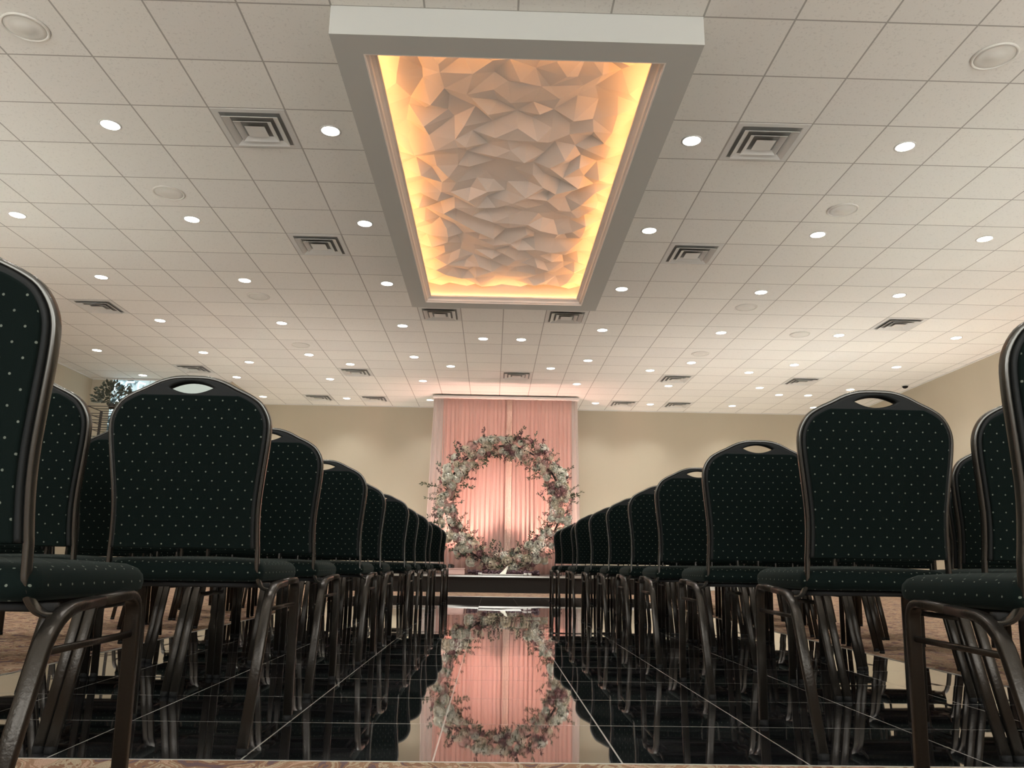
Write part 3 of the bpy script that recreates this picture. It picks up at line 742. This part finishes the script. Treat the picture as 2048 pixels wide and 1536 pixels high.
# dark pebble garland around the arch foot
bm = bmesh.new()
for k in range(150):
    x = fr.uniform(-.42, .88); y = 14.80+fr.uniform(-.08, .08); r = fr.uniform(.018, .035)
    b2 = bmesh.new(); bmesh.ops.create_icosphere(b2, subdivisions=1, radius=r); bmesh.ops.translate(b2, verts=b2.verts, vec=(x, y, ZS+r*1.03+fr.uniform(0, .05)))
    tmp = bpy.data.meshes.new('t'); b2.to_mesh(tmp); b2.free(); bm.from_mesh(tmp); bpy.data.meshes.remove(tmp)
tag(link('berry_garland', mesh_from_bm('berry_garland', bm, M['plum'], True)), 'dark berry garland lying along the foot of the flower arch', 'garland', kind='stuff')
px = tag(empty('pink_box', (-.68, 14.75, ZS+.001)), 'low pink draped box on the stage left of the arch foot', 'box')
bm = bmesh.new(); box(bm, -.20, .20, -.12, .12, 0, .105); bmesh.ops.bevel(bm, geom=bm.edges[:], offset=.012, segments=2, affect='EDGES')
link('body', mesh_from_bm('body', bm, M['blushp']), None, px)
bm = bmesh.new(); box(bm, -.205, .205, -.125, .125, .105, .122); link('lid', mesh_from_bm('lid', bm, M['blushp']), None, px)

# ------------------------------------------------------------------ uplights
def aim(o, d): o.rotation_mode = 'QUATERNION'; o.rotation_quaternion = Vector(d).to_track_quat('-Z', 'Y')
def uplight(loc, d, color, watts, label, group, size=70, blend=.8):
    t = tag(empty('uplight', loc), label, 'uplight', group); d = Vector(d).normalized(); q = d.to_track_quat('Z', 'Y')
    bm = bmesh.new(); lathe(bm, [(0, 0), (.05, 0), (.062, .03), (.066, .13), (.060, .13), (.056, .115), (0, .115)], 20)
    b = link('housing', mesh_from_bm('housing', bm, M['black_metal'], True), None, t); b.rotation_mode = 'QUATERNION'; b.rotation_quaternion = q; b.location = (0, 0, .05)
    bm = bmesh.new(); box(bm, -.07, .07, -.05, .05, 0, .012); box(bm, -.078, -.068, -.012, .012, 0, .12); box(bm, .068, .078, -.012, .012, 0, .12)
    link('bracket', mesh_from_bm('bracket', bm, M['black_metal']), None, t)
    bm = bmesh.new(); lathe(bm, [(0, .118), (.055, .118), (.055, .116), (0, .116)], 20)
    ml = mat('uplight_lens', color, .4, emis=color, es=4); g = link('lens', mesh_from_bm('lens', bm, ml), None, b)
    ld = bpy.data.lights.new('uplight_beam', 'SPOT'); ld.energy = watts; ld.color = color; ld.spot_size = math.radians(size); ld.spot_blend = blend; ld.shadow_soft_size = .05
    lo = bpy.data.objects.new('beam', ld); COL.objects.link(lo); lo.parent = t; lo.location = Vector((0, 0, .05))+d*.14; aim(lo, d)
CORAL = (1.0, 0.55, 0.45)
uplight((-0.80, 15.72, ZS), (0.15, .35, 1), CORAL, UP_PINK_W, 'coral uplight on the stage left behind the arch', 'stage uplights', 100, 1)
uplight((1.30, 15.72, ZS), (-0.15, .35, 1), CORAL, UP_PINK_W, 'coral uplight on the stage right behind the arch', 'stage uplights', 100, 1)
UPN = {-4.4: 3, -3.4: 2, -2.4: 1, -1.9: 0, 2.3: 0, 2.9: 1, 3.9: 2, 5.0: 3, 6.2: 4, 7.4: 5}
for x in UPN:
    z = ZS if SX0 < x < SX1 else CARPET_Z
    uplight((x, 17.15, z), (0, -.05, 1), (1.0, 0.93, 0.82), UP_WALL_W, 'warm white floor uplight against the back wall, %s one %s of the drape' % (ORD[UPN[x]], 'left' if x < 0 else 'right'), 'back wall uplights', 160, 1)
for sx, xw in ((1, XL), (-1, XR)):
    for k, y in enumerate((4.0, 8.0, 11.5)[:2 if sx > 0 else 3]):
        uplight((xw+sx*.45, y, CARPET_Z), (-sx*.25, 0, 1), (1.0, 0.55, 0.33), SIDE_W, 'peach floor uplight by the %s wall, %s along from the camera' % ('left' if sx > 0 else 'right', ORD[k]), 'side wall uplights', 110, 1)

for x, w in ((-2.6, 'left'), (0.1, 'middle'), (2.8, 'right')):  # unseen lamps added behind the camera to brighten the near ceiling
    uplight((x, -2.2, CARPET_Z), (0, 0, 1), (0.97, 1.0, 0.96), HALL_FILL_W*1.1, 'added white fill uplight behind the camera, %s one of three' % w, 'added fill uplights', 155, 1)
for x, w in ((-3.5, 'left'), (3.9, 'right')):  # lamps added to brighten the far centre of the ceiling
    uplight((x, 12.9, CARPET_Z), (0, .1, 1), (1.0, 0.95, 0.88), HALL_FILL_W*.8, 'added white fill uplight on the carpet near the front %s corner of the stage' % w, 'added fill uplights', 155, 1)
for x in (0.0, 0.6):
    uplight((x-.1, 15.85, ZS), (0, .16, 1), (1.0, .64, .55), UP_PINK_W*.7, 'blush uplight behind the arch, %s of the middle pair' % ('left' if x == 0 else 'right'), 'stage uplights', 60, 1)
for sx in (-1, 1):  # lamps added along both sides to fill the dark ceiling
    for k, y in enumerate((-3.0, 2.0, 6.8, 11.8)[:3 if sx < 0 else 4]):
        uplight((sx*(5.7 if k < 3 else 6.6), y, CARPET_Z), (0, 0, 1), (0.97, 1.0, 0.95), HALL_FILL_W, 'added white fill uplight between %s chairs and wall, %s from behind the camera' % ('left' if sx < 0 else 'right', ORD[k]), 'added fill uplights', 155, 1)

# ------------------------------------------------------------------ projection screen and plant rack in the left corner
scn = tag(empty('projection_screen', (-6.6, YJ-.05, 2.3)), 'wide pale projection screen showing white lettering, high on the left wall section', 'projection screen')
m = M['screen'] = mat('screen_image', (0.5, 0.5, 0.5), 0.6); N = NT(m)
P = N.obj(); spx = N.n('ShaderNodeSeparateXYZ'); N.l(P, spx.inputs[0])
nz = N.noise(P, 5.5, 4, dist=1.0)
blot = N.ramp(nz, [(0.44, (0.02, 0.05, 0.06)), (0.52, (0.50, 0.68, 0.75))])
fade = N.math('MULTIPLY', N.math('SUBTRACT', spx.outputs[0], -0.55), 2.2, clamp=True)
colr = N.mix(fade, blot, (0.36, 0.41, 0.38))
N.l(colr, N.b.inputs['Base Color']); N.l(colr, N.b.inputs['Emission Color']); N.b.inputs['Emission Strength'].default_value = 0.75
bm = bmesh.new(); box(bm, -1.03, 1.08, -.012, 0.0, 0.0, 1.655)
link('screen_surface', mesh_from_bm('screen_surface', bm, m), None, scn)
bm = bmesh.new(); box(bm, -1.05, 1.10, -.025, .02, 1.655, 1.685); box(bm, -1.03, 1.08, -.018, .006, -.03, 0); link('screen_casing', mesh_from_bm('screen_casing', bm, M['white_paint']), None, scn)
# lettering strokes on the picture (bright brush letters at its left side)
def strokes(lines, th):
    bm = bmesh.new()
    for x0_, z0_, x1_, z1_ in lines:
        sweep(bm, [(x0_, -.014, z0_+.20), (x1_, -.014, z1_+.20)], rrect(.003, th, .001), Vector((0, 1, 0)))
    return mesh_from_bm('lettering', bm, M['lettering'])
M['lettering'] = mat('lit_lettering', (.8, .9, .9), .5, emis=(.75, .92, 1.0), es=0.9)
K = [(-.98, 1.42, -.98, 1.15), (-.98, 1.28, -.84, 1.42), (-.98, 1.28, -.84, 1.15), (-.76, 1.42, -.76, 1.15), (-.76, 1.42, -.60, 1.42), (-.76, 1.29, -.63, 1.29), (-.76, 1.15, -.60, 1.15), (-.52, 1.42, -.52, 1.15), (-.52, 1.42, -.38, 1.38), (-.52, 1.28, -.40, 1.28),
     (-.98, .82, -.90, 1.06), (-.90, 1.06, -.82, .82), (-.95, .92, -.85, .92), (-.74, 1.06, -.74, .82), (-.74, 1.06, -.62, .84), (-.62, .84, -.62, 1.06)]
link('lettering', strokes(K, .035), None, scn)
rk = tag(empty('shelf_rack', (-4.63, 9.6, CARPET_Z)), 'tall black open rack with thin shelves near the left corner', 'rack')
bm = bmesh.new()
for x in (-.30, .30):
    for y in (-.18, .18): box(bm, x-.012, x+.012, y-.012, y+.012, 0, 2.28)
link('rack_frame', mesh_from_bm('rack_frame', bm, M['black_metal']), None, rk)
for z in (.3, .6, .9, 1.2, 1.5, 1.80, 1.91, 2.02, 2.11, 2.19, 2.28):
    bm = bmesh.new()
    for y in (-.17, 0, .17): box(bm, -.30, .30, y-.004, y+.004, z-.004, z+.004)
    for x in (-.295, .295): box(bm, x-.004, x+.004, -.18, .18, z-.004, z+.004)
    link('shelf', mesh_from_bm('shelf', bm, M['black_metal']), None, rk)
fp = tag(empty('floral_spray', (-4.72, 9.6, 2.285+CARPET_Z)), 'dark loose foliage arrangement on top of the black rack', 'plant')
bm = bmesh.new(); lathe(bm, [(0, 0), (.035, 0), (.045, .06), (.04, .06), (.03, .01), (0, .01)], 18); link('pot', mesh_from_bm('pot', bm, M['black_metal'], True), None, fp)
bm = bmesh.new()
for k in range(230):
    d = Vector((fr.gauss(0, 1), fr.gauss(0, 1), fr.gauss(.4, .8))).normalized(); p = Vector((0, 0, .12))+Vector((d.x*.22, d.y*.2, max(d.z*.21, -.05)))*fr.random()**.4
    add_leaf(bm, p, d+Vector((fr.uniform(-.6, .6), fr.uniform(-.6, .6), fr.uniform(-.4, .4))), Vector((fr.uniform(-1, 1), -1, .3)), .06, .018)
for k in range(14):
    d = Vector((fr.gauss(0, 1), fr.gauss(0, 1), 1.2)).normalized(); sweep(bm, [(0, 0, .05), Vector((0, 0, .10))+d*.2], circ(.002, 4), Vector((1, 0, 0)))
link('foliage', mesh_from_bm('foliage', bm, M['darkleaf']), None, fp)
